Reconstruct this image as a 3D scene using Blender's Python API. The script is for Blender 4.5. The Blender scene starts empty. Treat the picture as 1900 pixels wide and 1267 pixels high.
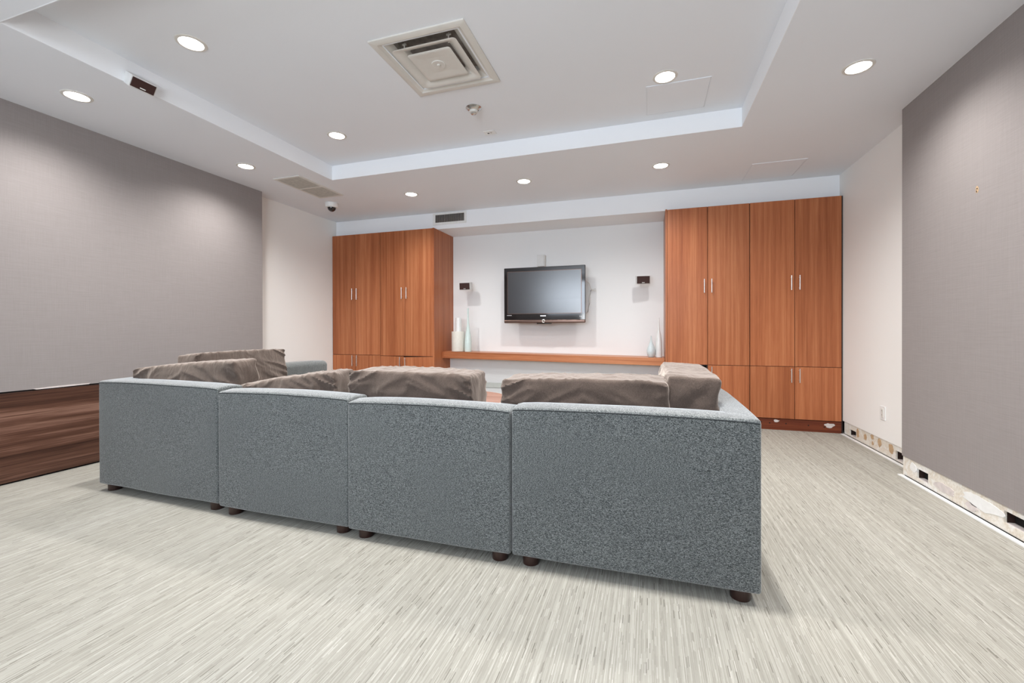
import bpy, math, random
from mathutils import Vector, Matrix, Euler, noise
random.seed(7)
SC = bpy.context.scene
COL = SC.collection
PI = math.pi

# ------------------------------------------------------------------ camera
def make_camera():
    f, cx, cy = 797.4069, 950.6578, 616.0951
    yaw, pt, rl = [math.radians(a) for a in (17.5844, -0.2006, -0.1279)]
    R0 = Vector((math.cos(yaw), math.sin(yaw), 0)); F0 = Vector((-math.sin(yaw), math.cos(yaw), 0)); Z = Vector((0, 0, 1))
    F = F0*math.cos(pt)+Z*math.sin(pt); U = -F0*math.sin(pt)+Z*math.cos(pt)
    R = R0*math.cos(rl)+U*math.sin(rl); U2 = -R0*math.sin(rl)+U*math.cos(rl)
    cd = bpy.data.cameras.new('camera'); co = bpy.data.objects.new('camera', cd); COL.objects.link(co)
    m = Matrix((R, U2, -F)).transposed().to_4x4(); m.translation = Vector((0, 0, 1.0415))
    co.matrix_world = m
    cd.sensor_fit = 'HORIZONTAL'; cd.sensor_width = 36; cd.lens = f/1900*36
    cd.shift_x = (950-cx)/1900; cd.shift_y = (cy-633.5)/1900
    cd.clip_start = .02; cd.clip_end = 100
    SC.camera = co
make_camera()

# ------------------------------------------------------------------ light and exposure
LAMP_W = 86.0          # every recessed ceiling lamp
WINDOW_W = 118.0       # soft daylight through the window behind the camera
SC.view_settings.view_transform = 'Standard'
SC.view_settings.look = 'None'
SC.view_settings.exposure = 0.10
SC.view_settings.gamma = 1.0
SC.view_settings.use_curve_mapping = False
w = bpy.data.worlds.new('world'); SC.world = w; w.use_nodes = True
w.node_tree.nodes['Background'].inputs[0].default_value = (.62, .74, .95, 1)
w.node_tree.nodes['Background'].inputs[1].default_value = 1.0
def window_daylight():
    ld = bpy.data.lights.new('window_daylight', 'AREA'); ld.shape = 'RECTANGLE'; ld.size = 3.9; ld.size_y = 1.0
    ld.energy = WINDOW_W; ld.color = (.80, .89, 1)
    lo = bpy.data.objects.new('window_daylight', ld); COL.objects.link(lo)
    lo.location = (-1.15, -2.66, 1.98); lo.rotation_euler = (PI/2, 0, 0)      # faces +Y, into the room
window_daylight()
def ceiling_fill():
    """unseen fill light added behind the camera, turned up to brighten the ceiling"""
    ld = bpy.data.lights.new('ceiling_fill', 'AREA'); ld.shape = 'DISK'; ld.size = 1.4
    ld.energy = 62; ld.color = (.93, .97, 1)
    lo = bpy.data.objects.new('ceiling_fill', ld); COL.objects.link(lo)
    lo.location = (-1.1, -1.2, 1.35); lo.rotation_euler = (PI-math.radians(22), 0, 0)
ceiling_fill()

# ------------------------------------------------------------------ node helpers
class NT:
    def __init__(s, name):
        s.m = bpy.data.materials.new(name); s.m.use_nodes = True; s.t = s.m.node_tree; s.n = s.t.nodes
        s.p = s.n['Principled BSDF']; s.l = s.t.links
    def new(s, typ, **kw):
        n = s.n.new(typ)
        for k, v in kw.items():
            if k.startswith('i_'):
                n.inputs[int(k[2:]) if k[2:].isdigit() else k[2:]].default_value = v
            else: setattr(n, k, v)
        return n
    def link(s, a, b): s.l.new(a, b)
    def math(s, op, a, b=None, c=None):
        n = s.n.new('ShaderNodeMath'); n.operation = op
        for i, x in enumerate((a, b, c)):
            if x is None: continue
            if isinstance(x, (int, float)): n.inputs[i].default_value = x
            else: s.link(x, n.inputs[i])
        return n.outputs[0]
    def coords(s, scale=(1, 1, 1), rand=True):
        tc = s.new('ShaderNodeTexCoord'); mp = s.new('ShaderNodeMapping')
        mp.inputs['Scale'].default_value = scale
        if rand:
            oi = s.new('ShaderNodeObjectInfo')
            ad = s.new('ShaderNodeVectorMath', operation='ADD'); cm = s.new('ShaderNodeCombineXYZ')
            for k, q in enumerate((37.1, 19.7, 53.3)): s.link(s.math('MULTIPLY', oi.outputs['Random'], q), cm.inputs[k])
            s.link(tc.outputs['Object'], ad.inputs[0]); s.link(cm.outputs[0], ad.inputs[1]); s.link(ad.outputs[0], mp.inputs[0])
        else: s.link(tc.outputs['Object'], mp.inputs[0])
        return mp.outputs[0]
    def noise(s, vec, scale=1., detail=3., rough=.5, dist=0.):
        n = s.new('ShaderNodeTexNoise'); n.inputs['Scale'].default_value = scale; n.inputs['Detail'].default_value = detail
        n.inputs['Roughness'].default_value = rough; n.inputs['Distortion'].default_value = dist
        s.link(vec, n.inputs['Vector']); return n.outputs['Fac']
    def ramp(s, fac, stops, interp='LINEAR'):
        r = s.new('ShaderNodeValToRGB'); r.color_ramp.interpolation = interp
        e = r.color_ramp.elements
        while len(e) < len(stops): e.new(.5)
        for k, (p, c) in enumerate(stops):
            e[k].position = p; e[k].color = (*c, 1) if len(c) == 3 else c
        s.link(fac, r.inputs[0]); return r.outputs[0]
    def mix(s, fac, a, b, mode='MIX'):
        n = s.new('ShaderNodeMix', data_type='RGBA', blend_type=mode)
        for sock, v in ((n.inputs[0], fac), (n.inputs[6], a), (n.inputs[7], b)):
            if isinstance(v, (int, float)): sock.default_value = v
            elif isinstance(v, tuple): sock.default_value = (*v, 1)
            else: s.link(v, sock)
        return n.outputs[2]
    def bump(s, h, strength=.3, dist=.002):
        b = s.new('ShaderNodeBump'); b.inputs['Strength'].default_value = strength; b.inputs['Distance'].default_value = dist
        s.link(h, b.inputs['Height']); s.link(b.outputs[0], s.p.inputs['Normal'])
    def col(s, c):
        if isinstance(c, tuple): s.p.inputs['Base Color'].default_value = (*c, 1)
        else: s.link(c, s.p.inputs['Base Color'])
    def rough(s, v): s.p.inputs['Roughness'].default_value = v

def plain(name, c, rough=.5, metal=0., spec=.5, var=.04, scale=30, bump=.0):
    t = NT(name); v = t.noise(t.coords(), scale, 3)
    lo = tuple(max(0, x*(1-var)) for x in c); hi = tuple(min(1, x*(1+var)) for x in c)
    t.col(t.ramp(v, [(.3, lo), (.7, hi)])); t.rough(rough); t.p.inputs['Metallic'].default_value = metal
    t.p.inputs['Specular IOR Level'].default_value = spec
    if bump: t.bump(v, bump, .001)
    return t.m

def wood(name, dark, mid, light, axis='Z', rough=.34, fine=1., big=1.):
    """veneer: grain runs along axis"""
    t = NT(name)
    a, b = 34*big, .55*big
    sc = {'Z': (a, a, b), 'X': (b, a, a), 'Y': (a, b, a)}[axis]
    fa, fb = 330*fine, 6*fine
    sf = {'Z': (fa, fa, fb), 'X': (fb, fa, fa), 'Y': (fa, fb, fa)}[axis]
    sw = {'Z': (6, 6, .35), 'X': (.35, 6, 6), 'Y': (6, .35, 6)}[axis]
    n1 = t.noise(t.coords(sc), 1, 5, .6, .4); n2 = t.noise(t.coords(sf), 1, 3, .6); n3 = t.noise(t.coords(sw), 1, 2, .5)
    s = t.math('ADD', t.math('MULTIPLY', n1, .5), t.math('ADD', t.math('MULTIPLY', n2, .22), t.math('MULTIPLY', n3, .28)))
    c = t.ramp(s, [(.36, dark), (.5, mid), (.64, light)])
    oi = t.new('ShaderNodeObjectInfo')
    hs = t.new('ShaderNodeHueSaturation'); t.link(c, hs.inputs['Color'])
    t.link(t.math('ADD', .93, t.math('MULTIPLY', oi.outputs['Random'], .14)), hs.inputs['Value'])
    t.link(hs.outputs[0], t.p.inputs['Base Color']); t.rough(rough); t.p.inputs['Specular IOR Level'].default_value = .28
    t.bump(n2, .12, .0006)
    return t.m

def carpet_mat():
    t = NT('carpet')
    tc = t.new('ShaderNodeTexCoord'); sx = t.new('ShaderNodeSeparateXYZ'); t.link(tc.outputs['Object'], sx.inputs[0])
    X, Y = sx.outputs[0], sx.outputs[1]
    def cells(wd, ln):
        xi = t.math('FLOOR', t.math('DIVIDE', X, wd))
        w1 = t.new('ShaderNodeTexWhiteNoise', noise_dimensions='1D'); t.link(xi, w1.inputs['W'])
        yi = t.math('FLOOR', t.math('ADD', t.math('DIVIDE', Y, ln), t.math('MULTIPLY', w1.outputs[0], 31.7)))
        cm = t.new('ShaderNodeCombineXYZ'); t.link(xi, cm.inputs[0]); t.link(yi, cm.inputs[1])
        w2 = t.new('ShaderNodeTexWhiteNoise', noise_dimensions='2D'); t.link(cm.outputs[0], w2.inputs['Vector'])
        return w1.outputs[0], w2.outputs[0]
    colw, cell = cells(.0029, .046)
    c = t.ramp(cell, [(0, (.09, .083, .068)), (.020, (.16, .15, .125)), (.04, (.315, .30, .262)), (.5, (.362, .348, .305)), (.94, (.395, .38, .337)), (.98, (.53, .51, .465))], 'LINEAR')
    c = t.mix(.38, c, t.ramp(colw, [(0, (.25, .235, .20)), (.5, (.362, .348, .305)), (1, (.56, .54, .49))]))
    patch = t.noise(t.coords((1.1, .5, 1), False), 1.3, 3, .6)
    c = t.mix(1., c, t.ramp(patch, [(.3, (.95, .94, .92)), (.7, (1, 1, 1))]), 'MULTIPLY')
    t.col(c); t.rough(.95); t.p.inputs['Specular IOR Level'].default_value = .15
    fine = t.noise(t.coords((900, 120, 500), False), 1, 2)
    t.bump(t.math('ADD', t.math('MULTIPLY', colw, .5), fine), .35, .0015)
    return t.m

def fabric(name, dark, mid, light, sheen=.2, along='X', contrast=1.):
    t = NT(name)
    sc = (420, 420, 1500)
    n1 = t.noise(t.coords(sc, False), 1, 2, .7); n2 = t.noise(t.coords((190, 190, 760), False), 1, 2, .6); n3 = t.noise(t.coords((2, 2, 3)), 1.5, 3)
    s = t.math('ADD', t.math('MULTIPLY', n1, .5), t.math('MULTIPLY', n2, .5))
    k = .11/contrast
    c = t.ramp(s, [(.5-k, dark), (.5, mid), (.5+k, light)])
    c = t.mix(1., c, t.ramp(n3, [(.3, (.93, .93, .94)), (.7, (1, 1, 1))]), 'MULTIPLY')
    sc_ = t.noise(t.coords((1.5, 2, 9)), 1.3, 5, .7, .6); sc2 = t.noise(t.coords((60, 60, 200)), 1, 2, .6)
    m_ = t.math('MULTIPLY', t.ramp(sc_, [(.66, (0, 0, 0)), (.74, (1, 1, 1))]), t.ramp(sc2, [(.45, (0, 0, 0)), (.65, (.5, .5, .5))]))
    c = t.mix(m_, c, (.40, .39, .37))
    t.col(c); t.rough(.92); t.p.inputs['Specular IOR Level'].default_value = .2
    t.p.inputs['Sheen Weight'].default_value = sheen; t.p.inputs['Sheen Roughness'].default_value = .4
    t.bump(s, .35, .0015); return t.m

def cushion_mat():
    t = NT('taupe_cotton')
    n1 = t.noise(t.coords((300, 300, 300)), 1, 2, .7); n2 = t.noise(t.coords((5, 5, 9)), 1, 4, .6, 1.2)
    c = t.ramp(n1, [(.3, (.062, .045, .037)), (.7, (.112, .084, .070))])
    c = t.mix(1., c, t.ramp(n2, [(.3, (.80, .79, .78)), (.7, (1.15, 1.12, 1.1))]), 'MULTIPLY')
    t.col(c); t.rough(.95); t.p.inputs['Sheen Weight'].default_value = .75; t.p.inputs['Sheen Tint'].default_value = (.90, .78, .69, 1); t.p.inputs['Sheen Roughness'].default_value = .5
    t.p.inputs['Specular IOR Level'].default_value = .15
    w = t.noise(t.coords((14, 14, 5)), 1, 4, .55, 1.5)
    t.bump(t.math('ADD', t.math('MULTIPLY', n1, .05), w), .5, .012)
    return t.m

def wallpaper(name, c):
    t = NT(name)
    h = t.noise(t.coords((8, 8, 700), False), 1, 3, .6); v = t.noise(t.coords((420, 420, 6), False), 1, 3, .6)
    s = t.math('ADD', t.math('MULTIPLY', h, .6), t.math('MULTIPLY', v, .4))
    t.col(t.ramp(s, [(.35, tuple(x*.90 for x in c)), (.65, tuple(min(1, x*1.08) for x in c))]))
    t.rough(.85); t.p.inputs['Specular IOR Level'].default_value = .2; t.bump(s, .15, .0006); return t.m

def paint(name, c, rough=.6):
    t = NT(name); n = t.noise(t.coords((1, 1, 1), False), 160, 3); p = t.noise(t.coords((.8, .8, .8), False), 1.2, 3)
    t.col(t.ramp(p, [(.3, tuple(x*.975 for x in c)), (.7, c)])); t.rough(rough); t.p.inputs['Specular IOR Level'].default_value = .3
    t.bump(n, .06, .0005); return t.m

def plaster_mat():
    t = NT('bare_plaster')
    n = t.noise(t.coords((1, 5, 6)), 1.6, 4, .6, .8); f = t.noise(t.coords(), 90, 4)
    c = t.ramp(n, [(.36, (.80, .79, .76)), (.47, (.74, .70, .62)), (.6, (.66, .58, .47)), (.68, (.78, .75, .70))])
    c = t.mix(.25, c, t.ramp(f, [(.35, (.45, .40, .34)), (.6, (.85, .84, .82))]))
    t.col(c); t.rough(.9); t.bump(f, .4, .002); return t.m

def emit(name, c, s):
    t = NT(name); t.p.inputs['Base Color'].default_value = (.9, .9, .9, 1)
    t.p.inputs['Emission Color'].default_value = (*c, 1); t.p.inputs['Emission Strength'].default_value = s; return t.m

M = {}
M['carpet'] = carpet_mat()
M['ceiling'] = paint('ceiling_paint', (.835, .865, .915))
M['fascia'] = paint('fascia_paint', (.90, .92, .95))
M['cream'] = paint('cream_wallpaper', (.90, .89, .87), .7)
M['niche'] = paint('niche_paint', (.84, .85, .855), .6)
M['greige'] = wallpaper('greige_grasscloth', (.292, .263, .256))
M['walnut'] = wood('dark_walnut_laminate', (.030, .014, .010), (.115, .054, .036), (.30, .17, .125), 'Y', .33, .7, .9)
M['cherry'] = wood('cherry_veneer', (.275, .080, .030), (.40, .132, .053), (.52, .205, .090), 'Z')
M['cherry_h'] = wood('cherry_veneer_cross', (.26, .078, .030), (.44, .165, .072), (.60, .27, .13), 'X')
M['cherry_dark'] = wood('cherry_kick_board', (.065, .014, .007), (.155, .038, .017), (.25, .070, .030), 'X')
M['edge'] = plain('cherry_edge_band', (.50, .22, .11), .4, var=.1)
M['dark_in'] = plain('dark_cabinet_interior', (.030, .013, .009), .6)
M['metal'] = plain('brushed_nickel', (.82, .81, .79), .28, 1., var=.03)
M['chrome'] = plain('satin_chrome', (.60, .59, .57), .22, 1., var=.03)
M['white'] = plain('white_plastic', (.80, .80, .79), .45)
M['offwhite'] = plain('offwhite_enamel', (.70, .68, .64), .45, var=.05, scale=4)
M['beige_mesh'] = plain('dusty_beige_grille', (.50, .46, .41), .7, var=.12)
M['black'] = plain('black_void', (.006, .005, .005), .9)
M['duct'] = plain('duct_lining', (.34, .30, .27), .8, var=.2)
M['vent_dark'] = plain('vent_interior', (.03, .03, .032), .9)
M['gloss'] = plain('piano_black', (.012, .009, .009), .06, spec=.8)
M['screen'] = plain('lcd_glass', (.020, .019, .022), .22, spec=1.)
M['screen'].node_tree.nodes['Principled BSDF'].inputs['IOR'].default_value = 1.62
M['bronze'] = plain('bronze_trim', (.16, .10, .08), .3, .7)
M['grille'] = plain('dark_speaker_cloth', (.035, .010, .007), .7, var=.4, scale=400)
M['spk'] = plain('speaker_body_white', (.68, .68, .67), .4)
M['mint'] = plain('pale_mint_glaze', (.60, .72, .70), .25, spec=.5)
M['ivory'] = plain('ivory_stoneware', (.66, .64, .58), .45)
M['porcelain'] = plain('white_porcelain', (.74, .75, .74), .22)
M['blue_glass'] = plain('pale_blue_glaze', (.58, .66, .68), .2)
M['sofa'] = fabric('heather_grey_tweed', (.022, .026, .027), (.093, .103, .101), (.33, .345, .34), .8, contrast=1.5)
M['seam'] = plain('sofa_seam_thread', (.022, .026, .028), .9)
M['cushion'] = cushion_mat()
M['cushion_seam'] = plain('taupe_seam', (.055, .042, .036), .95)
M['leg'] = plain('espresso_leg', (.030, .012, .009), .3)
M['plaster'] = plaster_mat()
M['paper'] = plain('torn_brown_paper', (.50, .34, .20), .9, var=.15, scale=60)
M['glue'] = plain('dried_white_glue', (.62, .56, .54), .6, var=.1)
M['lamp'] = emit('lamp_lens', (1, .97, .93), 14)
M['led'] = emit('ring_light', (.55, .62, 1), 1.2)
M['screw'] = plain('screw_hole', (.02, .012, .01), .9)
M['table'] = wood('reddish_table_veneer', (.22, .10, .07), (.34, .18, .13), (.42, .25, .19), 'X', .25)
def glass_mat():
    m = bpy.data.materials.new('window_glass'); m.use_nodes = True; n = m.node_tree.nodes; l = m.node_tree.links
    for x in list(n):
        if x.type != 'OUTPUT_MATERIAL': n.remove(x)
    tr = n.new('ShaderNodeBsdfTransparent'); gl = n.new('ShaderNodeBsdfGlossy'); gl.inputs['Roughness'].default_value = .02
    mx = n.new('ShaderNodeMixShader'); fr = n.new('ShaderNodeFresnel'); fr.inputs[0].default_value = 1.45
    l.new(fr.outputs[0], mx.inputs[0]); l.new(tr.outputs[0], mx.inputs[1]); l.new(gl.outputs[0], mx.inputs[2])
    l.new(mx.outputs[0], n['Material Output'].inputs[0]); return m
M['glass'] = glass_mat()

# ------------------------------------------------------------------ geometry builder
class G:
    def __init__(s): s.v = []; s.f = []; s.smooth = False
    def add(s, vs, fs):
        o = len(s.v); s.v += [tuple(v) for v in vs]; s.f += [tuple(i+o for i in f) for f in fs]; return s
    def box(s, x0, x1, y0, y1, z0, z1):
        if x0 > x1: x0, x1 = x1, x0
        if y0 > y1: y0, y1 = y1, y0
        if z0 > z1: z0, z1 = z1, z0
        return s.add([(x, y, z) for z in (z0, z1) for y in (y0, y1) for x in (x0, x1)],
                     [(0, 2, 3, 1), (4, 5, 7, 6), (0, 1, 5, 4), (2, 6, 7, 3), (0, 4, 6, 2), (1, 3, 7, 5)])
    def bbox(s, x0, x1, y0, y1, z0, z1, b=.002):
        """box with chamfered edges"""
        n = 1
        def ax(a0, a1): return [a0, a0+b, a1-b, a1]
        return s.grid(ax(x0, x1), ax(y0, y1), ax(z0, z1), (x0, x1, y0, y1, z0, z1), b, None)
    def grid(s, xs, ys, zs, bb, r, deform):
        idx = {}; vs = []; fs = []
        nx, ny, nz = len(xs), len(ys), len(zs)
        x0, x1, y0, y1, z0, z1 = bb
        def vid(i, j, k):
            key = (i, j, k)
            if key not in idx:
                p = Vector((xs[i], ys[j], zs[k]))
                q = Vector((min(max(p.x, x0+r), x1-r), min(max(p.y, y0+r), y1-r), min(max(p.z, z0+r), z1-r)))
                d = p-q
                if d.length > 1e-9: p = q+d.normalized()*r
                if deform: p = Vector(deform(p))
                idx[key] = len(vs); vs.append(tuple(p))
            return idx[key]
        for i in range(nx-1):
            for j in range(ny-1):
                fs.append((vid(i, j, 0), vid(i, j+1, 0), vid(i+1, j+1, 0), vid(i+1, j, 0)))
                k = nz-1; fs.append((vid(i, j, k), vid(i+1, j, k), vid(i+1, j+1, k), vid(i, j+1, k)))
        for i in range(nx-1):
            for k in range(nz-1):
                fs.append((vid(i, 0, k), vid(i+1, 0, k), vid(i+1, 0, k+1), vid(i, 0, k+1)))
                j = ny-1; fs.append((vid(i, j, k), vid(i, j, k+1), vid(i+1, j, k+1), vid(i+1, j, k)))
        for j in range(ny-1):
            for k in range(nz-1):
                fs.append((vid(0, j, k), vid(0, j, k+1), vid(0, j+1, k+1), vid(0, j+1, k)))
                i = nx-1; fs.append((vid(i, j, k), vid(i, j+1, k), vid(i, j+1, k+1), vid(i, j, k+1)))
        return s.add(vs, fs)
    def rbox(s, x0, x1, y0, y1, z0, z1, r=.03, step=.06, deform=None, nr=4):
        def ax(a0, a1):
            e = [r*(1-math.tan(PI/4*(1-k/nr))) for k in range(nr)]
            n = max(1, int((a1-a0-2*r)/step))
            mid = [a0+r+(a1-a0-2*r)*k/n for k in range(n+1)]
            return [a0+x for x in e]+mid+[a1-x for x in reversed(e)]
        s.smooth = True
        return s.grid(ax(x0, x1), ax(y0, y1), ax(z0, z1), (x0, x1, y0, y1, z0, z1), r, deform)
    def lathe(s, prof, c=(0, 0, 0), n=32, axis='Z', cap=True):
        vs = []; fs = []
        for (r, h) in prof:
            for k in range(n):
                a = 2*PI*k/n; u, v = r*math.cos(a), r*math.sin(a)
                p = {'Z': (u, v, h), 'Y': (u, h, v), 'X': (h, u, v)}[axis]
                vs.append((c[0]+p[0], c[1]+p[1], c[2]+p[2]))
        for i in range(len(prof)-1):
            for k in range(n):
                fs.append((i*n+k, i*n+(k+1) % n, (i+1)*n+(k+1) % n, (i+1)*n+k))
        if cap: fs += [tuple(range(n-1, -1, -1)), tuple((len(prof)-1)*n+k for k in range(n))]
        s.smooth = True
        return s.add(vs, fs)
    def tube(s, pts, r, n=8, closed=False):
        pts = [Vector(p) for p in pts]; m = len(pts); vs = []; fs = []
        for i, p in enumerate(pts):
            a = pts[(i-1) % m] if (closed or i > 0) else p; b = pts[(i+1) % m] if (closed or i < m-1) else p
            t = (b-a).normalized(); up = Vector((0, 0, 1)) if abs(t.z) < .9 else Vector((1, 0, 0))
            u = t.cross(up).normalized(); v = t.cross(u)
            for k in range(n):
                an = 2*PI*k/n; vs.append(p+u*math.cos(an)*r+v*math.sin(an)*r)
        for i in range(m if closed else m-1):
            for k in range(n):
                j = (i+1) % m; fs.append((i*n+k, i*n+(k+1) % n, j*n+(k+1) % n, j*n+k))
        if not closed: fs += [tuple(range(n-1, -1, -1)), tuple((m-1)*n+k for k in range(n))]
        s.smooth = True
        return s.add(vs, fs)
    def prism(s, poly, plane, a, b):
        """polygon extruded along the remaining axis; plane 'xy','yz','xz'"""
        def P(u, v, h): return {'xy': (u, v, h), 'yz': (h, u, v), 'xz': (u, h, v)}[plane]
        n = len(poly)
        vs = [P(u, v, a) for u, v in poly]+[P(u, v, b) for u, v in poly]
        fs = [tuple(range(n)), tuple(range(2*n-1, n-1, -1))]+[(k, n+k, n+(k+1) % n, (k+1) % n) for k in range(n)]
        return s.add(vs, fs)

def build(name, g, m, origin):
    me = bpy.data.meshes.new(name); o = Vector(origin)
    me.from_pydata([tuple(Vector(v)-o) for v in g.v], [], g.f)
    import bmesh
    bm = bmesh.new(); bm.from_mesh(me); bmesh.ops.recalc_face_normals(bm, faces=bm.faces); bm.to_mesh(me); bm.free()
    me.materials.append(M[m] if isinstance(m, str) else m)
    if g.smooth:
        for p in me.polygons: p.use_smooth = True
        try: me.set_sharp_from_angle(angle=math.radians(38))
        except Exception: pass
    ob = bpy.data.objects.new(name, me); COL.objects.link(ob); ob.location = o
    return ob
def bounds(g):
    return [[f(v[i] for v in g.v) for i in range(3)] for f in (min, max)]
WL = {}   # world location of each object built (nothing is rotated while building)
def tag(o, label=None, cat=None, group=None, kind=None):
    for k, v in (('label', label), ('category', cat), ('group', group), ('kind', kind)):
        if v: o[k] = v
    return o
def empty(name, loc, label, cat, group=None):
    o = bpy.data.objects.new(name, None); COL.objects.link(o); o.location = loc; o.empty_display_size = .05
    WL[o.name] = Vector(loc); return tag(o, label, cat, group)
def part(name, g, m, parent, origin=None, label=None, kind=None):
    lo, hi = bounds(g); og = Vector(origin) if origin else (Vector(lo)+Vector(hi))/2
    o = build(name, g, m, og); WL[o.name] = og
    o.parent = parent; o.location = og-WL[parent.name]
    return tag(o, label, kind=kind)
def solo(name, g, m, label=None, cat=None, group=None, kind=None):
    lo, hi = bounds(g); og = Vector(((lo[0]+hi[0])/2, (lo[1]+hi[1])/2, lo[2]))
    o = build(name, g, m, og); WL[o.name] = og; return tag(o, label, cat, group, kind)
def struct(name, g, m): return solo(name, g, m, kind='structure')
def copy_tree(o, parent=None):
    c = o.copy(); COL.objects.link(c)
    if parent: c.parent = parent
    for ch in list(o.children): copy_tree(ch, c)
    return c

# ------------------------------------------------------------------ the room
C1, C2 = 2.62, 2.7685                    # ceiling height, raised tray height
XL, XR = -4.325, 1.858                   # cream walls
XLD, XRD = -4.172, 1.736                 # projecting greige wall panels
YD = 3.79                                # where the greige panels end
YS = 5.19                                # soffit face over the cabinets
YN, YN2 = 5.691, 5.577                   # niche wall above and below the shelf
YF = -2.55                               # wall behind the camera
TX0, TX1, TY0, TY1 = -3.158, .697, 1.302, 3.728
DX, DY = -1.285, 2.50                    # ceiling diffuser centre

g = G().box(XL-.15, XR+.15, YF-.15, YN+.15, -.06, 0)
struct('floor', g, 'carpet')
# ceiling: lower level as a frame round the tray, tray top with a hole for the diffuser
g = G()
g.box(XL-.15, TX0, YF-.15, YN+.15, C1, C1+.22).box(TX1, XR+.15, YF-.15, YN+.15, C1, C1+.22)
g.box(TX0, TX1, YF-.15, TY0, C1, C1+.22).box(TX0, TX1, TY1, YN+.15, C1, C1+.22)
ceil = struct('ceiling', g, 'ceiling')
g = G(); h = .245
g.box(TX0, DX-h, TY0, TY1, C2, C1+.22).box(DX+h, TX1, TY0, TY1, C2, C1+.22)
g.box(DX-h, DX+h, TY0, DY-h, C2, C1+.22).box(DX-h, DX+h, DY+h, TY1, C2, C1+.22)
part('tray_top', g, 'ceiling', ceil)
g = G(); e = .004
for a in ((TX0-e, TX1+e, TY1-e, TY1+.0), (TX0-.0, TX1, TY0, TY0+e)):
    g.box(a[0]+e, a[1]-e, a[2], a[3], C1-.0005, C2)
g.box(TX0, TX0+e, TY0+e, TY1-e, C1-.0005, C2).box(TX1-e, TX1, TY0+e, TY1-e, C1-.0005, C2)
part('tray_fascia', g, 'fascia', ceil)
# soffit over cabinets and niche
g = G().box(XL, XR, YS, YN+.15, 2.40, C1+.02)
struct('trim_1', g, 'fascia')
# back wall
g = G().box(XL-.15, XR+.15, YN, YN+.15, 0, C1)
struct('wall_back', g, 'niche')
g = G().box(-2.70, .19, YN2, YN, 0, .690)
struct('wall_back_lower', g, 'niche')
g = G().box(-2.69, .18, YN2-.022, YN2, .262, .325)
struct('trim_2', g, plain('raceway_grey', (.60, .63, .60), .5))
# left wall: cream part, projecting greige part, walnut wainscot below it
g = G().box(XL-.15, XL, YF, YN, 0, C1)
struct('wall_left', g, 'cream')
g = G().box(XL, XLD, YF, YD, .632, C1)
struct('wall_left_panel', g, 'greige')
g = G().box(XL, XLD-.010, YF, YD-.004, 0, .632)
struct('wall_left_backing', g, 'black')
wains = empty('wainscot_panel', (XLD, 1.0, .012), 'dark walnut laminate panel along the foot of the left wall', 'wall panel')
g = G().bbox(XLD-.010, XLD+.006, YF+.01, YD-.01, .012, .622, .002)
part('panel', g, 'walnut', wains)
g = G().prism([(1.88, .634), (1.90, .628), (2.05, .629), (2.2, .631), (2.21, .639), (2.04, .6405), (1.95, .6385)], 'yz', XLD-.004, XLD+.004)
part('torn_edge', g, 'glue', wains, label='torn white plaster left on the top edge')
g = G().box(XL, XL+.004, YD, YN-.5, 0, .012)
# right wall
g = G().box(XR, XR+.15, YF, YN, .130, C1)
wr = struct('wall_right', g, 'cream')
g = G().box(XRD, XR, YF, YD, .140, C1)
struct('wall_right_panel', g, 'greige')
g = G().box(XR+.07, XR+.15, YF, YN, 0, .13)
struct('wall_right_core', g, 'black')

def stripped_base(name, xf, y0, y1, ztop, holes, label):
    """bare plaster strip where a baseboard was torn off, with square holes cut through it"""
    xb = xf+.055
    r = empty(name, (xf, (y0+y1)/2, 0), label, 'wall damage')
    r['kind'] = 'structure'; del r['category']
    g = G(); ys = y0
    for (a, b, z0, z1) in sorted(holes):
        g.box(xf+.006, xf+.020, ys, a, .008, ztop)
        g.box(xf+.006, xf+.020, a, b, .008, z0).box(xf+.006, xf+.020, a, b, z1, ztop)
        ys = b
    g.box(xf+.006, xf+.020, ys, y1, .008, ztop)
    part('plaster_strip', g, 'plaster', r)
    g = G().box(xf+.05, xf+.06, y0, y1, 0, ztop).box(xf+.02, xf+.05, y0, y0+.004, 0, ztop).box(xf+.02, xf+.05, y1-.004, y1, 0, ztop).box(xf+.02, xf+.05, y0, y1, 0, .004)
    part('cavity', g, 'black', r)
    for (a, b, z0, z1) in holes:
        g = G()
        g.box(xf+.018, xf+.05, a-.004, a, z0, z1).box(xf+.018, xf+.05, b, b+.004, z0, z1).box(xf+.018, xf+.05, a, b, z0-.012, z0)
        part('hole_lining', g, 'dark_in', r)  # near-black colour puts the hole's inner shade on its sides
        part('hole_sill', G().box(xf+.012, xf+.05, a, b, z0-.006, z0+.001), 'glue', r)
    return r
lt = stripped_base('baseboard_right_far', XR, YD, 5.09, .130, [(4.838, 4.975, .020, .078), (4.04, 4.155, .018, .088)],
    'bare strip at the foot of the cream wall beside the cabinet')
dk = stripped_base('baseboard_right_near', XRD, YF, YD-.02, .140, [(3.497, 3.622, .032, .098), (2.74, 2.868, .050, .113), (1.2, 1.33, .04, .11), (-.4, -.27, .04, .11)],
    'bare strip at the foot of the greige wall on the right')
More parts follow.
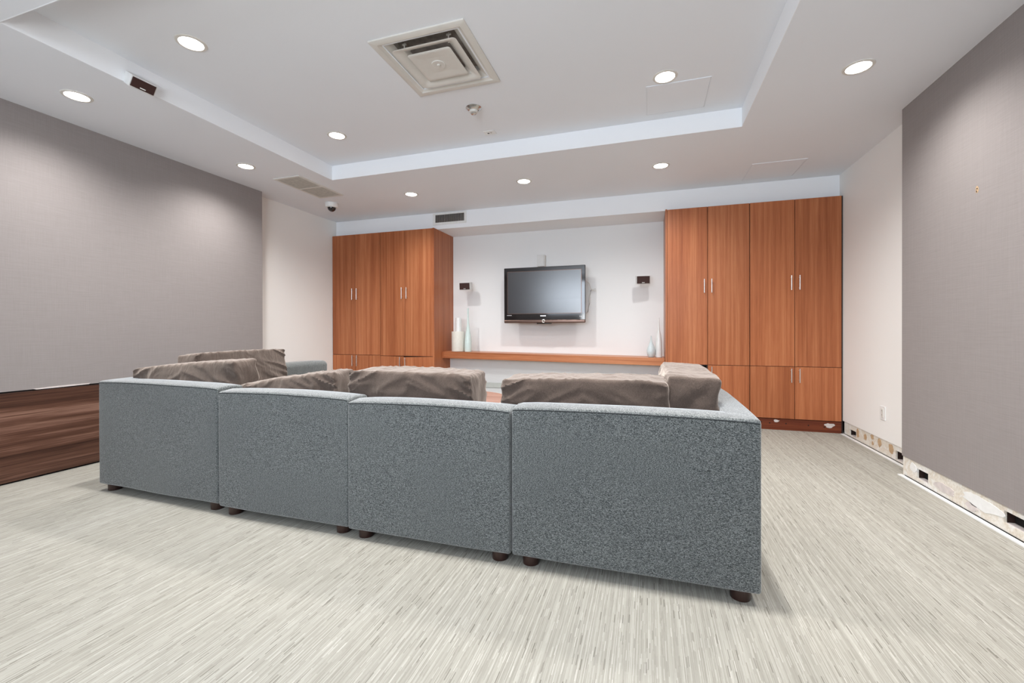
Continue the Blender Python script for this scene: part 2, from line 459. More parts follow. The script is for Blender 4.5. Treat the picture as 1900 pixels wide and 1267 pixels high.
# corner return of the projecting panel's foot
g = G().box(XRD+.006, XR, YD-.02, YD-.004, 0, .14)
part('corner_plaster', g, 'plaster', dk)
def blob(cx, cy, ry, rz, n=14, j=.25):
    return [(cx+ry*math.cos(2*PI*k/n)*(1+random.uniform(-j, j)), cy+rz*math.sin(2*PI*k/n)*(1+random.uniform(-j, j))) for k in range(n)]
for (y, z, ry, rz) in ((4.80, .075, .025, .045), (4.655, .075, .025, .030), (4.53, .105, .028, .020), (4.52, .05, .016, .016), (4.40, .085, .032, .034), (4.22, .085, .035, .040)):
    part('torn_paper', G().prism(blob(y, z, ry, rz), 'yz', XR+.0035, XR+.007), 'paper', lt)
for (y, z, ry, rz, m_) in ((3.02, .085, .14, .035, 'white'), (3.10, .040, .05, .020, 'glue'), (3.66, .09, .04, .03, 'white'), (3.33, .06, .10, .025, 'paper'), (2.5, .07, .1, .03, 'white')):
    part('plaster_patch', G().prism(blob(y, z, ry, rz, 18, .18), 'yz', XRD+.0035, XRD+.007), 'glue' if m_ != 'white' else 'white', dk)
# carpet edge strips (pale cut edge of the backing, dark gap behind it)
g = G().box(XR-.030, XR-.004, YD, 5.08, -.001, .007); struct('trim_3', g, 'white')
g = G().box(XRD-.030, XRD-.004, YF, YD-.01, -.001, .007); struct('trim_4', g, 'white')
g = G().box(XR-.004, XR+.012, YD, 5.08, -.001, .0015).box(XRD-.004, XRD+.012, YF, YD-.01, -.001, .0015); struct('trim_5', g, 'black')
# wall behind the camera; unseen window, reflected in the screen, added for its light
wx0, wx1, wz0, wz1 = -3.15, .85, 1.42, 2.52
g = G().box(XL, wx0, YF-.12, YF, 0, C1).box(wx1, XR, YF-.12, YF, 0, C1).box(wx0, wx1, YF-.12, YF, 0, wz0).box(wx0, wx1, YF-.12, YF, wz1, C1)
struct('wall_front', g, 'cream')
g = G(); fr = .05
g.box(wx0, wx1, YF-.08, YF-.03, wz0, wz0+fr).box(wx0, wx1, YF-.08, YF-.03, wz1-fr, wz1)
for k in range(4):
    x = wx0+(wx1-wx0-fr)*k/3; g.box(x, x+fr, YF-.08, YF-.03, wz0+fr, wz1-fr)
win = struct('window_1', g, 'white')
for k in range(3):
    a = wx0+fr+(wx1-wx0-fr)*k/3; b = wx0+(wx1-wx0-fr)*(k+1)/3
    part('pane', G().box(a, b, YF-.058, YF-.052, wz0+fr, wz1-fr), 'glass', win)

# mark on the right wall
r = empty('wall_anchor', (XRD, 3.05, 1.80), 'small bare screw anchor left in the greige wall on the right', 'wall anchor')
part('filler_patch', G().prism(blob(3.05, 1.815, .012, .020, 12), 'yz', XRD-.0008, XRD), 'paper', r)
part('screw_hole', G().prism(blob(3.048, 1.822, .004, .004, 8), 'yz', XRD-.0025, XRD-.0014), 'screw', r)
part('screw_hole', G().prism(blob(3.052, 1.806, .003, .005, 8), 'yz', XRD-.0025, XRD-.0014), 'screw', r)

# outlet
r = empty('wall_outlet', (XR, 4.333, .293), 'white duplex outlet low on the cream wall near the cabinets', 'outlet')
part('cover_plate', G().bbox(XR-.006, XR, 4.292, 4.374, .293, .407, .002), 'white', r)
part('receptacle', G().bbox(XR-.009, XR-.005, 4.317, 4.349, .312, .388, .001), 'offwhite', r)
for z in (.330, .365):
    for y in (4.327, 4.338): part('slot', G().box(XR-.0096, XR-.0088, y, y+.002, z, z+.009), 'black', r)

# ------------------------------------------------------------------ ceiling fixtures
def downlight(x, y, z, label, grp=None, dim=1.):
    r = empty('recessed_light', (x, y, z), label, 'ceiling light', grp)
    part('trim_ring', G().lathe([(.062, z-.001), (.064, z-.006), (.078, z-.005), (.082, z-.0005)], (x, y, 0), 40, cap=False), 'offwhite', r)
    part('lens', G().lathe([(.001, z-.0045), (.063, z-.003)], (x, y, 0), 40, cap=False), 'lamp', r)
    ld = bpy.data.lights.new('lamp', 'SPOT'); ld.energy = LAMP_W*dim; ld.spot_size = math.radians(152); ld.spot_blend = .9
    ld.shadow_soft_size = .06; ld.color = (1, .985, .965)
    lo = bpy.data.objects.new('lamp', ld); COL.objects.link(lo); lo.parent = r; lo.location = (0, 0, -.012)
    return r
downlight(-2.61, 1.88, C2, 'tray light nearest the camera, left of the square air diffuser', None, 1.7)
downlight(-2.62, 3.155, C2, 'tray light near the tray\'s far left corner')
downlight(.109, 3.11, C2, 'tray light at the right, beside the access panel outline')
downlight(-3.65, 1.87, C1, 'border light above the left greige wall, nearest the camera', None, .95)
downlight(-3.67, 3.155, C1, 'border light between the left greige wall and the double return grille')
downlight(-2.61, 4.383, C1, 'leftmost of the three border lights before the cabinets')
downlight(-1.254, 4.371, C1, 'middle one of the three border lights before the cabinets')
downlight(.113, 4.361, C1, 'rightmost of the three border lights before the cabinets')
downlight(1.203, 3.094, C1, 'border light near the right greige wall')
# rows carried on out of view; unseen lamps added to brighten the room
downlight(.109, 1.89, C2, 'tray light just above the picture, right of the diffuser', None, 1.75)
downlight(-1.254, 1.79, C2, 'added tray light just above the picture, in front of the diffuser', None, 1.75)
downlight(1.203, 1.86, C1, 'added border light just above the picture, above the right greige wall', None, 1.2)

# square diffuser
def sq_ring(g, cx, cy, prof, rc=.02, n=5):
    """stack of rounded square loops (half size, z)"""
    loops = []
    for (hs, z) in prof:
        rr = min(rc, hs*.9); lp = []
        for q in range(4):
            ccx, ccy = [(1, 1), (-1, 1), (-1, -1), (1, -1)][q]
            for k in range(n):
                a = PI/2*q+PI/2*k/(n-1)
                lp.append((cx+ccx*(hs-rr)+rr*math.cos(a), cy+ccy*(hs-rr)+rr*math.sin(a), z))
        loops.append(lp)
    m = len(loops[0]); vs = [p for l in loops for p in l]; fs = []
    for i in range(len(loops)-1):
        for k in range(m): fs.append((i*m+k, i*m+(k+1) % m, (i+1)*m+(k+1) % m, (i+1)*m+k))
    g.add(vs, fs); g.smooth = True; return g
r = empty('ceiling_diffuser', (DX, DY, C2), 'large square stepped air diffuser in the raised ceiling', 'air vent')
g = sq_ring(G(), DX, DY, [(.312, C2), (.312, C2-.008), (.306, C2-.011), (.272, C2-.011), (.270, C2-.008), (.262, C2-.004), (.262, C2-.004), (.246, C2+.004), (.205, C2+.030), (.200, C2+.060)], .004, 3)
part('frame', g, 'offwhite', r)
g = G().box(DX-.21, DX+.21, DY-.21, DY+.21, C2+.060, C2+.066)
sq_ring(g, DX, DY, [(.246, C2+.004), (.246, C2+.066), (.2, C2+.066)], .01, 3)
part('duct', g, 'duct', r)
g = sq_ring(G(), DX, DY, [(.212, C2-.017), (.214, C2-.020), (.208, C2-.022), (.185, C2-.012), (.150, C2+.008), (.135, C2+.022), (.15, C2+.012), (.19, C2-.006), (.212, C2-.017)], .022, 6)
part('middle_cone', g, 'offwhite', r)
g = sq_ring(G(), DX, DY, [(.03, C2-.012), (.143, C2-.014), (.146, C2-.018), (.142, C2-.021), (.12, C2-.019), (.085, C2-.015), (.06, C2-.014)], .018, 6)
g.box(DX-.1, DX+.1, DY-.1, DY+.1, C2-.0145, C2-.008)
cp = part('centre_plate', g, 'offwhite', r)
part('dimple', G().lathe([(.046, C2-.0145), (.044, C2-.019), (.034, C2-.020), (.012, C2-.017), (.010, C2-.023), (.001, C2-.025)], (DX, DY, 0), 28), 'offwhite', cp)
for sx in (-1, 1):
    for sy in (-1, 1):
        g = G().tube([(DX+sx*.150, DY+sy*.165, C2+.05), (DX+sx*.150, DY+sy*.165, C2-.008)], .004, 6)
        g.box(DX+sx*.150-.014, DX+sx*.150+.014, DY+sy*.165-.004, DY+sy*.165+.004, C2+.035, C2+.045)
        part('hanger', g, 'offwhite', r)

# double return grille
r = empty('return_grille', (-3.537, 3.835, C1), 'double return air grille on the ceiling border, dusty beige', 'air vent')
gx0, gx1, gy0, gy1 = -3.705, -3.37, 3.50, 4.168
g = G(); z0 = C1-.009
g.box(gx0, gx1, gy0, gy0+.026, z0, C1).box(gx0, gx1, gy1-.026, gy1, z0, C1).box(gx0, gx0+.024, gy0+.026, gy1-.026, z0, C1).box(gx1-.024, gx1, gy0+.026, gy1-.026, z0, C1)
my = (gy0+gy1)/2; g.box(gx0+.024, gx1-.024, my-.013, my+.013, z0, C1)
part('frame', g, 'offwhite', r)
for (a, b) in ((gy0+.026, my-.013), (my+.013, gy1-.026)):
    part('backing', G().box(gx0+.024, gx1-.024, a, b, C1-.002, C1-.0005), 'beige_mesh', r)
    g = G(); n = 22
    for k in range(n):
        y = a+(b-a)*(k+.5)/n
        g.prism([(y-.0055, C1-.002), (y-.0035, C1-.002), (y+.0055, z0+.001), (y+.0035, z0+.001)], 'yz', gx0+.024, gx1-.024)
    part('louvre_bank', g, 'beige_mesh', r, kind='stuff')

# soffit vent
r = empty('supply_grille', (-2.515, YS, 2.461), 'white wall grille of upright blades on the soffit above the left cabinets', 'air vent')
sx0, sx1, sz0, sz1 = -2.758, -2.271, 2.455, 2.612; ix0, ix1, iz0, iz1 = -2.722, -2.302, 2.487, 2.588
g = G(); y0, y1 = YS-.010, YS
g.bbox(sx0, ix0, y0, y1, sz0, sz1, .003).bbox(ix1, sx1, y0, y1, sz0, sz1, .003).bbox(ix0, ix1, y0, y1, sz0, iz0, .003).bbox(ix0, ix1, y0, y1, iz1, sz1, .003)
part('frame', g, 'white', r)
part('backing', G().box(ix0, ix1, YS-.0015, YS-.0005, iz0, iz1), 'vent_dark', r)
g = G()
for k in range(26):
    x = ix0+(ix1-ix0)*(k+.5)/26; g.box(x-.0022, x+.0022, YS-.011, YS-.0015, iz0, iz1)
part('blade_row', g, 'chrome', r, kind='stuff')

# detector, plate, access panels, dome camera
r = empty('heat_detector', (-1.29, 3.092, C2), 'small chrome detector hanging from the raised ceiling below the diffuser', 'detector')
part('cup', G().lathe([(.060, C2), (.062, C2-.004), (.056, C2-.010), (.040, C2-.022), (.034, C2-.024)], (-1.29, 3.092, 0), 36), 'chrome', r)
part('collar', G().lathe([(.034, C2-.020), (.035, C2-.030), (.030, C2-.038), (.022, C2-.040)], (-1.29, 3.092, 0), 30), 'offwhite', r)
part('sensor_tip', G().lathe([(.022, C2-.038), (.022, C2-.048), (.016, C2-.053), (.001, C2-.054)], (-1.29, 3.092, 0), 24), 'chrome', r)
r = empty('ceiling_plate', (-1.316, 3.515, C2), 'tiny white cover plate on the raised ceiling with two dark slots', 'cover plate')
part('plate', G().bbox(-1.366, -1.266, 3.480, 3.552, C2-.005, C2, .0015), 'white', r)
part('slot', G().box(-1.338, -1.322, 3.512, 3.527, C2-.006, C2-.0048), 'vent_dark', r)
part('slot', G().box(-1.312, -1.296, 3.508, 3.523, C2-.006, C2-.0048), 'beige_mesh', r)
for (a, b, c, d, z, lb) in ((-.016, .413, 3.20, 3.62, C2, 'flush white access panel in the raised ceiling, beside its right light'),
                            (.94, 1.40, 4.59, 5.06, C1, 'flush white access panel on the ceiling border above the right cabinets')):
    r = empty('access_panel', ((a+b)/2, (c+d)/2, z), lb, 'access panel')
    part('door', G().bbox(a+.006, b-.006, c+.006, d-.006, z-.004, z, .0012), 'ceiling', r)
    g = G().box(a, b, c, c+.004, z-.0035, z).box(a, b, d-.004, d, z-.0035, z).box(a, a+.004, c+.004, d-.004, z-.0035, z).box(b-.004, b, c+.004, d-.004, z-.0035, z)
    part('rim', g, 'ceiling', r)
cx, cy = -3.735, 4.40
r = empty('dome_camera', (cx, cy, C1), 'white dome security camera with a dark glass bubble', 'security camera')
part('housing', G().lathe([(.074, C1), (.076, C1-.006), (.075, C1-.040), (.066, C1-.052), (.050, C1-.055)], (cx, cy, 0), 36), 'white', r)
part('bubble', G().lathe([(.050*math.cos(a), C1-.050-.052*math.sin(a)) for a in [PI/2*k/8 for k in range(9)]], (cx, cy, 0), 30), 'gloss', r)

# ------------------------------------------------------------------ speakers
def speaker(c, yaw, tilt, label, bracket_to=None, ww=.165, hh=.105, dd=.085):
    """front face looks along local -Y"""
    x, y, z = c
    r = empty('satellite_speaker', c, label, 'speaker', None)
    part('enclosure', G().bbox(x-ww/2, x+ww/2, y, y+dd, z-hh/2, z+hh/2, .005), 'spk', r)
    gr = part('grille', G().bbox(x-ww/2+.008, x+ww/2-.008, y-.006, y+.001, z-hh/2+.008, z+hh/2-.008, .002), 'grille', r)
    part('name_badge', G().bbox(x-.016, x+.016, y-.008, y-.0055, z-hh/2+.016, z-hh/2+.022, .0008), 'white', gr)
    if bracket_to:
        g = G().tube([(x, y+dd-.005, z)]+bracket_to, .010, 8)
        part('bracket', g, 'spk', r)
    r.rotation_euler = (tilt, 0, yaw)
    return r
speaker((-2.418, 5.455, 1.655), 0, .10, 'small white speaker with dark grille left of the television', [(-2.418, 5.60, 1.665), (-2.418, 5.675, 1.675)])
speaker((-.060, 5.455, 1.655), .12, .10, 'small white speaker with dark grille right of the television', [(-.06, 5.60, 1.665), (-.06, 5.675, 1.675)])
speaker((-3.098, 1.925, 2.620), 1.538, .565, 'small white speaker with dark red-brown grille on the tray edge, upper left', [(-3.098, 2.018, 2.615)], .147, .075, .075)

# ------------------------------------------------------------------ cabinets
YC = 5.10           # door faces
KICK = .118
def handle(parent, x, z0, z1, y=YC):
    g = G().tube([(x, y-.030, z0), (x, y-.030, z1)], .0052, 10)
    for z in (z0+.022, z1-.022): g.tube([(x, y-.030, z), (x, y+.001, z)], .004, 8)
    part('handle', g, 'metal', parent)
def cabinet(x0, x1, xm, ztop, zs, label, hz, hz2, end=None, missing=False, sag=False, group=None):
    r = empty('cabinet', ((x0+x1)/2, (YC+YN)/2, 0), label, 'cabinet', 'tall cherry cabinets on the back wall')
    yb = YN-.003 if end == 'R' else YN-.003
    t = .018; g = G(); yf = YC+.021
    g.box(x0, x0+t, yf, yb, KICK, ztop).box(x1-t, x1, yf, yb, KICK, ztop).box(x0+t, x1-t, yf, yb, ztop-t, ztop).box(x0+t, x1-t, yf, yb, KICK, KICK+t)
    g.box(x0+t, x1-t, yb-t, yb, KICK+t, ztop-t).box(x0+t, x1-t, yf, yb-t, zs-t/2, zs+t/2).box(xm-t/2, xm+t/2, yf, yb-t, KICK+t, zs-t/2)
    part('carcass', g, 'dark_in', r)
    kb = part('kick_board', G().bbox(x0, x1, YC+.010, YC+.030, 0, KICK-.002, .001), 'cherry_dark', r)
    gp = .0025
    for side, (a, b) in enumerate(((x0, xm), (xm, x1))):
        d = part('upper_door', G().bbox(a+gp, b-gp, YC, YC+.019, zs+gp, ztop-.002, .001), 'cherry', r)
        hx = (xm-.036) if side == 0 else (xm+.038)
        handle(d, hx, *hz)
    for side, (a, b) in enumerate(((x0, xm), (xm, x1))):
        if missing and side == 0: continue
        a2 = a+gp; b2 = b-gp
        org = (a2 if side == 0 else b2, YC+.019, zs-gp)
        d = part('lower_door', G().bbox(a2, b2, YC, YC+.019, KICK+.004, zs-gp, .001), 'cherry', r, origin=org)
        hx = (xm-.036) if side == 0 else (xm+.038)
        handle(d, hx, *hz2)
        if sag:
            ang = math.radians(.3 if side == 0 else 1.3)
            d.rotation_euler = (0, ang if side == 0 else -ang, math.radians(-6 if side == 0 else 9))
    return r, kb
ZL, ZR = 2.400, 2.387
c1, _ = cabinet(-4.322, -3.529, -3.935, ZL, .706, 'cherry cabinet in the far left corner, against the cream wall', (1.478, 1.638), (.549, .702))
c2, _ = cabinet(-3.527, -2.720, -3.141, ZL, .700, 'cherry cabinet left of the niche, its lower doors sagging ajar', (1.474, 1.628), (.56, .695), sag=True)
part('end_panel', G().bbox(-2.720, -2.700, YC-.002, YN-.002, 0, ZL+.002, .001), 'cherry', c2)
c3, _ = cabinet(.200, 1.021, .613, ZR, .663, 'cherry cabinet right of the niche, one lower door missing', (1.447, 1.597), (.50, .649), missing=True)
part('end_panel', G().bbox(.180, .200, YC-.002, YN-.002, 0, ZR+.004, .001), 'cherry', c3)
part('device_tray', G().bbox(.222, .600, YC+.03, YC+.40, .590, .640, .003), 'gloss', c3, label='black component box on the open shelf')
c4, kb = cabinet(1.023, 1.845, 1.436, ZR, .663, 'cherry cabinet at the far right, glue blots on its kick board', (1.452, 1.602), (.501, .645))
part('gap_shade', G().box(1.846, XR-.001, YC+.012, YC+.03, 0, ZR), 'dark_in', c4)  # shade in the gap beside the wall, put in as a dark strip
for (px, pz, a, b) in ((1.272, .092, .028, .014), (1.745, .075, .042, .022)):
    part('glue_blot', G().prism(blob(px, pz, a, b, 16, .3), 'xz', YC+.007, YC+.0105), 'glue', kb)
for (px, pz) in ((1.13, .075), (1.21, .068), (1.36, .070), (1.56, .063), (1.70, .055)):
    part('screw_hole', G().prism(blob(px, pz, .007, .007, 10, .1), 'xz', YC+.0085, YC+.0105), 'screw', kb)

# ------------------------------------------------------------------ shelf and the things on it
SH = math.atan2(.720-.763, 2.88)
g = G().bbox(-2.6985, .1785, 5.339, YN2+.10, .668, .757, .0015)
sh = empty('wall_shelf', (-2.6985, YN2, .757), 'thick cherry floating shelf between the two cabinet runs', 'shelf')
part('board', G().bbox(-2.680, .1785, 5.339, YN-.002, .668, .757, .0015), 'cherry_h', sh)
part('end_cap', G().bbox(-2.6985, -2.6805, 5.338, YN-.002, .667, .758, .001), 'cherry', sh)
sh.rotation_euler = (0, -SH, 0)
def ztop(x): return .757+(x+2.6985)*math.tan(SH)+.0012
def vase(name, x, y, prof, m, label, cat='vase'):
    z = ztop(x)
    return solo(name, G().lathe([(r_, z+h_) for r_, h_ in prof], (x, y, 0), 40), m, label, cat)
x = -2.52; z = ztop(x)
r = empty('canister_vase', (x, 5.46, z), 'ivory cylinder vase with a narrow tube neck beside the left cabinet', 'vase')
part('body', G().lathe([(.086, z), (.090, z+.004), (.091, z+.27), (.088, z+.276), (.045, z+.276)], (x, 5.46, 0), 44), 'ivory', r)
part('neck', G().lathe([(.043, z+.272), (.042, z+.46), (.041, z+.466), (.036, z+.466), (.036, z+.30)], (x+.006, 5.46, 0), 36), 'porcelain', r)
vase('bottle_vase', -2.366, 5.45, [(.044, 0), (.048, .004), (.050, .04), (.048, .14), (.040, .22), (.026, .30), (.015, .38), (.011, .46), (.010, .56), (.013, .595), (.010, .597), (.007, .55)], 'mint', 'tall pale mint bottle vase with a slender neck, beside the ivory one')
vase('bottle_vase', .030, 5.45, [(.028, 0), (.036, .004), (.047, .03), (.051, .06), (.050, .085), (.041, .12), (.026, .155), (.014, .19), (.008, .22), (.006, .25), (.007, .256), (.004, .25)], 'blue_glass', 'short teardrop vase, pale blue, near the shelf\'s right end')
vase('bottle_vase', .117, 5.46, [(.034, 0), (.038, .004), (.038, .05), (.037, .12), (.033, .20), (.025, .27), (.014, .33), (.009, .39), (.007, .46), (.008, .475), (.005, .47)], 'porcelain', 'tall white tapering bottle vase at the shelf\'s right end')

# ------------------------------------------------------------------ television
tx0, tx1, tz0, tz1, ty = -1.842, -.760, 1.141, 1.872, 5.45
r = empty('television', (-1.301, ty+.05, 1.50), 'black flat television on a wall arm in the niche', 'television')
part('housing', G().bbox(tx0, tx1, ty, ty+.045, tz0+.035, tz1, .006), 'gloss', r)
part('rear_bulge', G().rbox(tx0+.12, tx1-.12, ty+.04, ty+.085, tz0+.10, tz1-.10, .02, .3), 'black', r)
part('screen', G().bbox(tx0+.052, tx1-.052, ty-.002, ty+.002, tz0+.125, tz1-.055, .001), 'screen', r)
part('speaker_bar', G().rbox(tx0, tx1, ty-.008, ty+.04, tz0, tz0+.042, .012, .4), 'bronze', r)
part('screen_frame', G().box(tx0+.046, tx1-.046, ty-.001, ty+.001, tz1-.055, tz1-.050).box(tx0+.046, tx1-.046, ty-.001, ty+.001, tz0+.120, tz0+.125)
     .box(tx0+.046, tx0+.052, ty-.001, ty+.001, tz0+.125, tz1-.055).box(tx1-.052, tx1-.046, ty-.001, ty+.001, tz0+.125, tz1-.055), 'bronze', r)
part('name_badge', G().bbox(-1.345, -1.270, ty-.004, ty+.001, tz0+.086, tz0+.099, .001), 'metal', r, label='silver name plate')
ring = [(-1.300+.017*math.cos(2*PI*k/20), ty-.012, tz0+.024+.017*math.sin(2*PI*k/20)) for k in range(20)]
part('power_ring', G().tube(ring, .005, 6, True), 'metal', r)
part('sensor_lip', G().rbox(-1.395, -1.195, ty-.006, ty+.02, tz0-.014, tz0-.001, .006, .1), 'gloss', r)
for k in range(4): part('indicator', G().box(-1.80+.017*k, -1.79+.017*k, ty-.0022, ty+.001, tz0+.098, tz0+.106), 'white', r)
for k in range(2): part('indicator', G().box(-.835+.018*k, -.825+.018*k, ty-.0022, ty+.001, tz0+.078, tz0+.086), 'white', r)
r.rotation_euler = (math.radians(.4), 0, 0)
r = empty('mounting_arm', (-1.30, YN, 1.35), 'dark steel wall arm behind the television', 'wall mount')
part('wall_plate', G().bbox(-1.50, -1.10, YN-.02, YN, 1.32, 1.72, .003), 'black', r)
part('arm', G().bbox(-1.36, -1.24, 5.545, YN-.02, 1.46, 1.54, .004), 'black', r)
r = empty('wall_box', (-1.357, YN, 1.89), 'small white wall box standing above the television', 'wall box')
part('box', G().bbox(-1.432, -1.335, 5.630, YN, 1.905, 2.062, .004), 'spk', r)
part('side_cap', G().bbox(-1.335, -1.322, 5.645, YN, 1.905, 2.055, .002), 'offwhite', r)
cab = [(-.80, 5.67, 1.70), (-.742, 5.66, 1.66), (-.722, 5.655, 1.60), (-.70, 5.66, 1.565), (-.655, 5.665, 1.555), (-.66, 5.668, 1.585), (-.715, 5.66, 1.57), (-.73, 5.66, 1.50), (-.735, 5.665, 1.40), (-.76, 5.67, 1.28), (-.84, 5.675, 1.24)]
solo('cable', G().tube(cab, .005, 6), 'offwhite', 'thin pale cable looping out beside the television\'s right edge', 'cable')

# ------------------------------------------------------------------ coffee table inside the sofa
cx, cy = -1.75, 3.70
r = empty('coffee_table', (cx, cy, 0), 'low round wooden coffee table glimpsed between two sofa cushions', 'table')
part('tabletop', G().lathe([(.50, .375), (.515, .380), (.518, .400), (.510, .408), (.001, .4085)], (cx, cy, 0), 56), 'table', r)
part('rim', G().lathe([(.519, .378), (.525, .382), (.525, .402), (.519, .406)], (cx, cy, 0), 56), 'ivory', r)  # ivory colour stands in for a cream reflection along the edge
for k in range(4):
    a = PI/4+PI/2*k; lx, ly = cx+.36*math.cos(a), cy+.36*math.sin(a)
    part('leg', G().lathe([(.018, 0), (.024, .374)], (lx, ly, 0), 16), 'leg', r)

# ------------------------------------------------------------------ sofa
SO = 'modules of the grey sectional sofa'
TB, TS = .165, .115       # thickness of back and of side
def crown(x0, x1, y0, y1, zt, amp, back_s=True):
    def f(p):
        u = (p.x-x0)/(x1-x0); v = (p.y-y0)/(y1-y0)
        k = max(0, (p.z-(zt-.12))/.12)
        s = (max(0, math.sin(PI*min(max(u, 0), 1))))**.4
        w = noise.noise(Vector((p.x*3, p.y*3, p.z*3)))*.0025
        t_ = max(0, math.sin(PI*min(max(v, 0), 1)))**.7
        return (p.x, p.y+w*(1-k), p.z+amp*k*k*(s-1)+w+(.012*(t_-.6)*k*k if back_s else 0))
    return f
def module(x0, x1, y0, y1, zt, label, side=None, back='S', legs=True):
    cx, cy = (x0+x1)/2, (y0+y1)/2
    r = empty('sofa_module', (cx, cy, 0), label, 'sofa', SO)
    zb = .045
    if back == 'S':
        bb = (x0, x1, y0, y0+TB); cr = crown(*bb, zt, .014)
        seam = [cr(Vector((x0+.006+(x1-x0-.012)*k/30, y0+.0015, zt-.008))) for k in range(31)]
    else:
        bb = (x0, x0+TB-.02, y0, y1); cr = crown(*bb, zt, .014)
        seam = [cr(Vector((x0+TB-.0215, y0+.006+(y1-y0-.012)*k/20, zt-.008))) for k in range(21)]
    b_ = part('backrest', G().rbox(bb[0], bb[1], bb[2], bb[3], zb, zt, .013 if back == 'S' else .05, .06, crown(*bb, zt, .014)), 'sofa', r)
    if back == 'S': part('top_seam', G().tube(seam, .0028, 6), 'seam', b_)
    sx0, sx1, sy0, sy1 = x0+.003, x1-.003, bb[3]-.02 if back == 'S' else y0+.003, y1-.003
    if back == 'W': sx0 = bb[1]-.02
    if side == 'E': sx1 = x1-TS+.01
    if side == 'W': sx0 = x0+TS+.03-.01
    if side:
        s0, s1 = (x1-TS, x1) if side == 'E' else (x0, x0+TS+.03)
        part('side_rest', G().rbox(s0+.0012, s1-.0012, y0+.0015, y1, zb+.001, zt-.0015, .013, .06, crown(s0, s1, y0, y1, zt, .0)), 'sofa', r)
    part('seat_base', G().rbox(sx0, sx1, sy0, sy1, zb+.003, .270, .02, .15), 'sofa', r)
    part('seat_cushion', G().rbox(sx0+.004, sx1-.004, sy0+.002, sy1+.015, .272, .425, .045, .08), 'sofa', r)
    for lx in (x0+.075, x1-.065):
        for ly in (y0+.050, y1-.075):
            part('leg', G().lathe([(.030, 0), (.036, .002), (.038, .046), (.038, .060)], (lx, ly, 0), 24), 'leg', r)
    return r
m1 = module(-3.425, -2.346, 1.850, 2.890, .728, 'grey sofa corner section at the left end of the long back', side='W')
m2 = module(-2.334, -1.451, 1.820, 2.760, .712, 'grey sofa section second from the left')
m3 = module(-1.447, -.586, 1.810, 2.755, .700, 'grey sofa section third from the left, in the middle of the photo')
m4 = module(-.580, .404, 1.812, 2.800, .712, 'large grey sofa corner section at the right end, nearest the camera', side='E')
m5 = module(-3.410, -2.50, 2.935, 3.800, .735, 'grey sofa section returning along the left wall, seen from inside', back='W')
m1.rotation_euler = (0, 0, math.radians(-1.4))

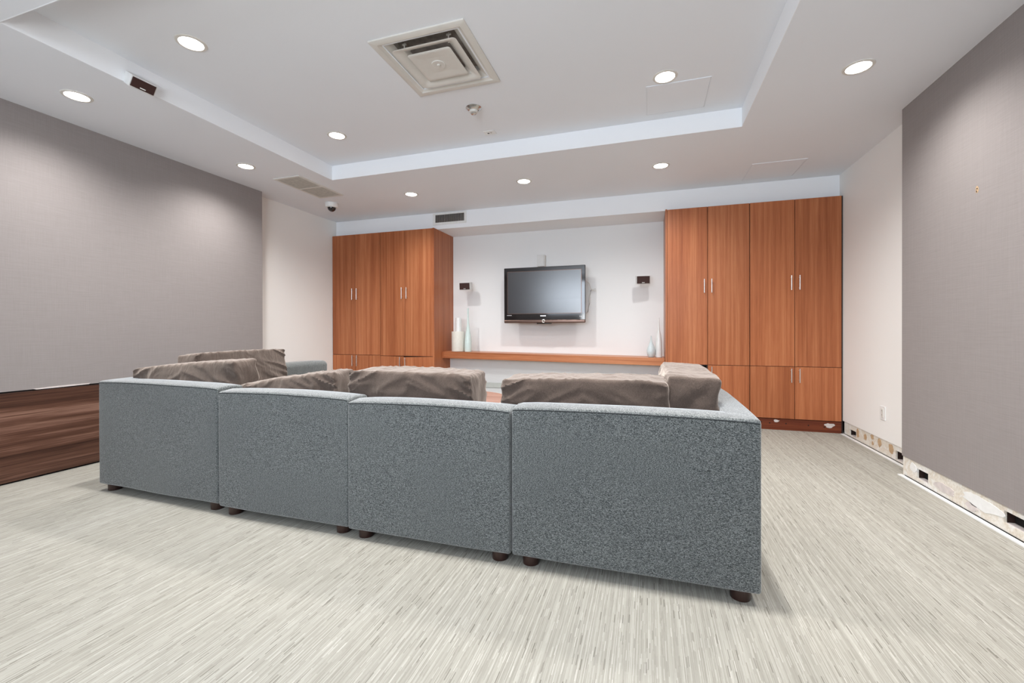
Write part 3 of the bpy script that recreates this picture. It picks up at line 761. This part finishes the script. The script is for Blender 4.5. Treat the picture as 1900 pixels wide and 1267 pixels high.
# back cushions
def cushion(c, W, T, H, label, rot=(0, 0, 0), wr=1., seed=0, slump=0., pinch=1.):
    """box cushion standing on its lower edge; centre of the bottom at c"""
    x, y, z = c
    r = empty('sofa_cushion', c, label, 'cushion', 'loose taupe back cushions on the sofa')
    so = Vector((seed*3.7, seed*1.9, seed*5.3))
    def f(p):
        u = (p.x-x)/(W/2); v = (p.y-y)/(T/2); w = (p.z-z)/H*2-1
        au, aw, av = min(1, abs(u)), min(1, abs(w)), min(1, abs(v))
        # puff the two big faces, pull the corners in
        puff = .020*(1-au**3)*(1-aw**3)
        py = p.y+math.copysign(puff, v)*av
        px = p.x-math.copysign(.014*pinch*aw**4*(1-.3*av), u)*au**2-math.copysign(.004, u)*au
        pz = p.z+(.006*(1-au**2)-.005*au**6*pinch)*aw**2*(1 if w > 0 else -1)
        # gathered folds running in from the ends
        sg = 1 if u > 0 else -1
        q = Vector((p.x*3.0-sg*p.z*1.6, p.y*5, (p.z+sg*p.x*.45)*15))+so
        fold = (1-abs(noise.noise(q+noise.noise_vector(q*.45)*.9))*2.2)
        fold = max(0, fold)**2
        am = wr*(.005+.012*au**3)
        py += math.copysign(1, v)*av*am*(fold-.4)
        q2 = Vector((p.x*15, p.y*7, p.z*2))+so*2
        fold2 = max(0, 1-abs(noise.noise(q2+noise.noise_vector(q2*.4)*.8))*2.4)**2
        pz += (1 if w > 0 else 0)*aw**3*wr*.0045*(fold2-.4)
        px += math.copysign(1, u)*au**4*wr*.006*(noise.noise(Vector((p.y*14, p.z*14, seed))))
        pz -= slump*(1-u)*.5*max(0, w+1)*.5
        return (px, py, pz)
    body = part('cover', G().rbox(x-W/2, x+W/2, y-T/2, y+T/2, z, z+H, .016, .0095, f, 3), 'cushion', r)
    for sy in (-1, 1):
        pts = []
        e = .0075; n = 46
        for k in range(n+1): pts.append((x-W/2+e+(W-2*e)*k/n, z+H-e))
        for k in range(1, 16): pts.append((x+W/2-e, z+H-e-(H-2*e)*k/16))
        for k in range(n+1): pts.append((x+W/2-e-(W-2*e)*k/n, z+e))
        for k in range(1, 16): pts.append((x-W/2+e, z+e+(H-2*e)*k/16))
        path = [Vector(f(Vector((a, y+sy*(T/2-e), b)))) for a, b in pts]
        g_ = G().tube(path, .0026, 6, True); part('piping', g_, 'cushion_seam', body)
    r.rotation_euler = rot
    return r
D = math.radians
cushion((-2.870, 2.115, .447), .92, .16, .383, 'wide taupe cushion leaning in the left corner of the sofa', (D(3), D(-4.5), D(1)), 1.0, 1)
cushion((-3.11, 2.61, .430), .80, .20, .450, 'taupe cushion against the left wall side, behind the corner cushion', (D(5), 0, D(-90)), 1.2, 2)
cushion((-2.02, 2.125, .450), .74, .19, .318, 'slumped taupe cushion sinking to the left, second along the back', (D(3), D(-8.0), D(1)), 1.5, 3)
cushion((-1.225, 2.125, .425), .76, .21, .400, 'upright taupe cushion in the middle of the sofa back, left of the gap', (D(3), D(.3), 0), 1.3, 4)
cushion((-.300, 2.125, .425), .80, .21, .390, 'long taupe cushion right of the gap in the sofa back', (D(3), D(-1.0), 0), 1.2, 5)
cushion((.165, 2.455, .430), .88, .22, .410, 'taupe cushion turned against the sofa\'s right side, nearest the right arm', (D(3), 0, D(90)), 1.2, 6)
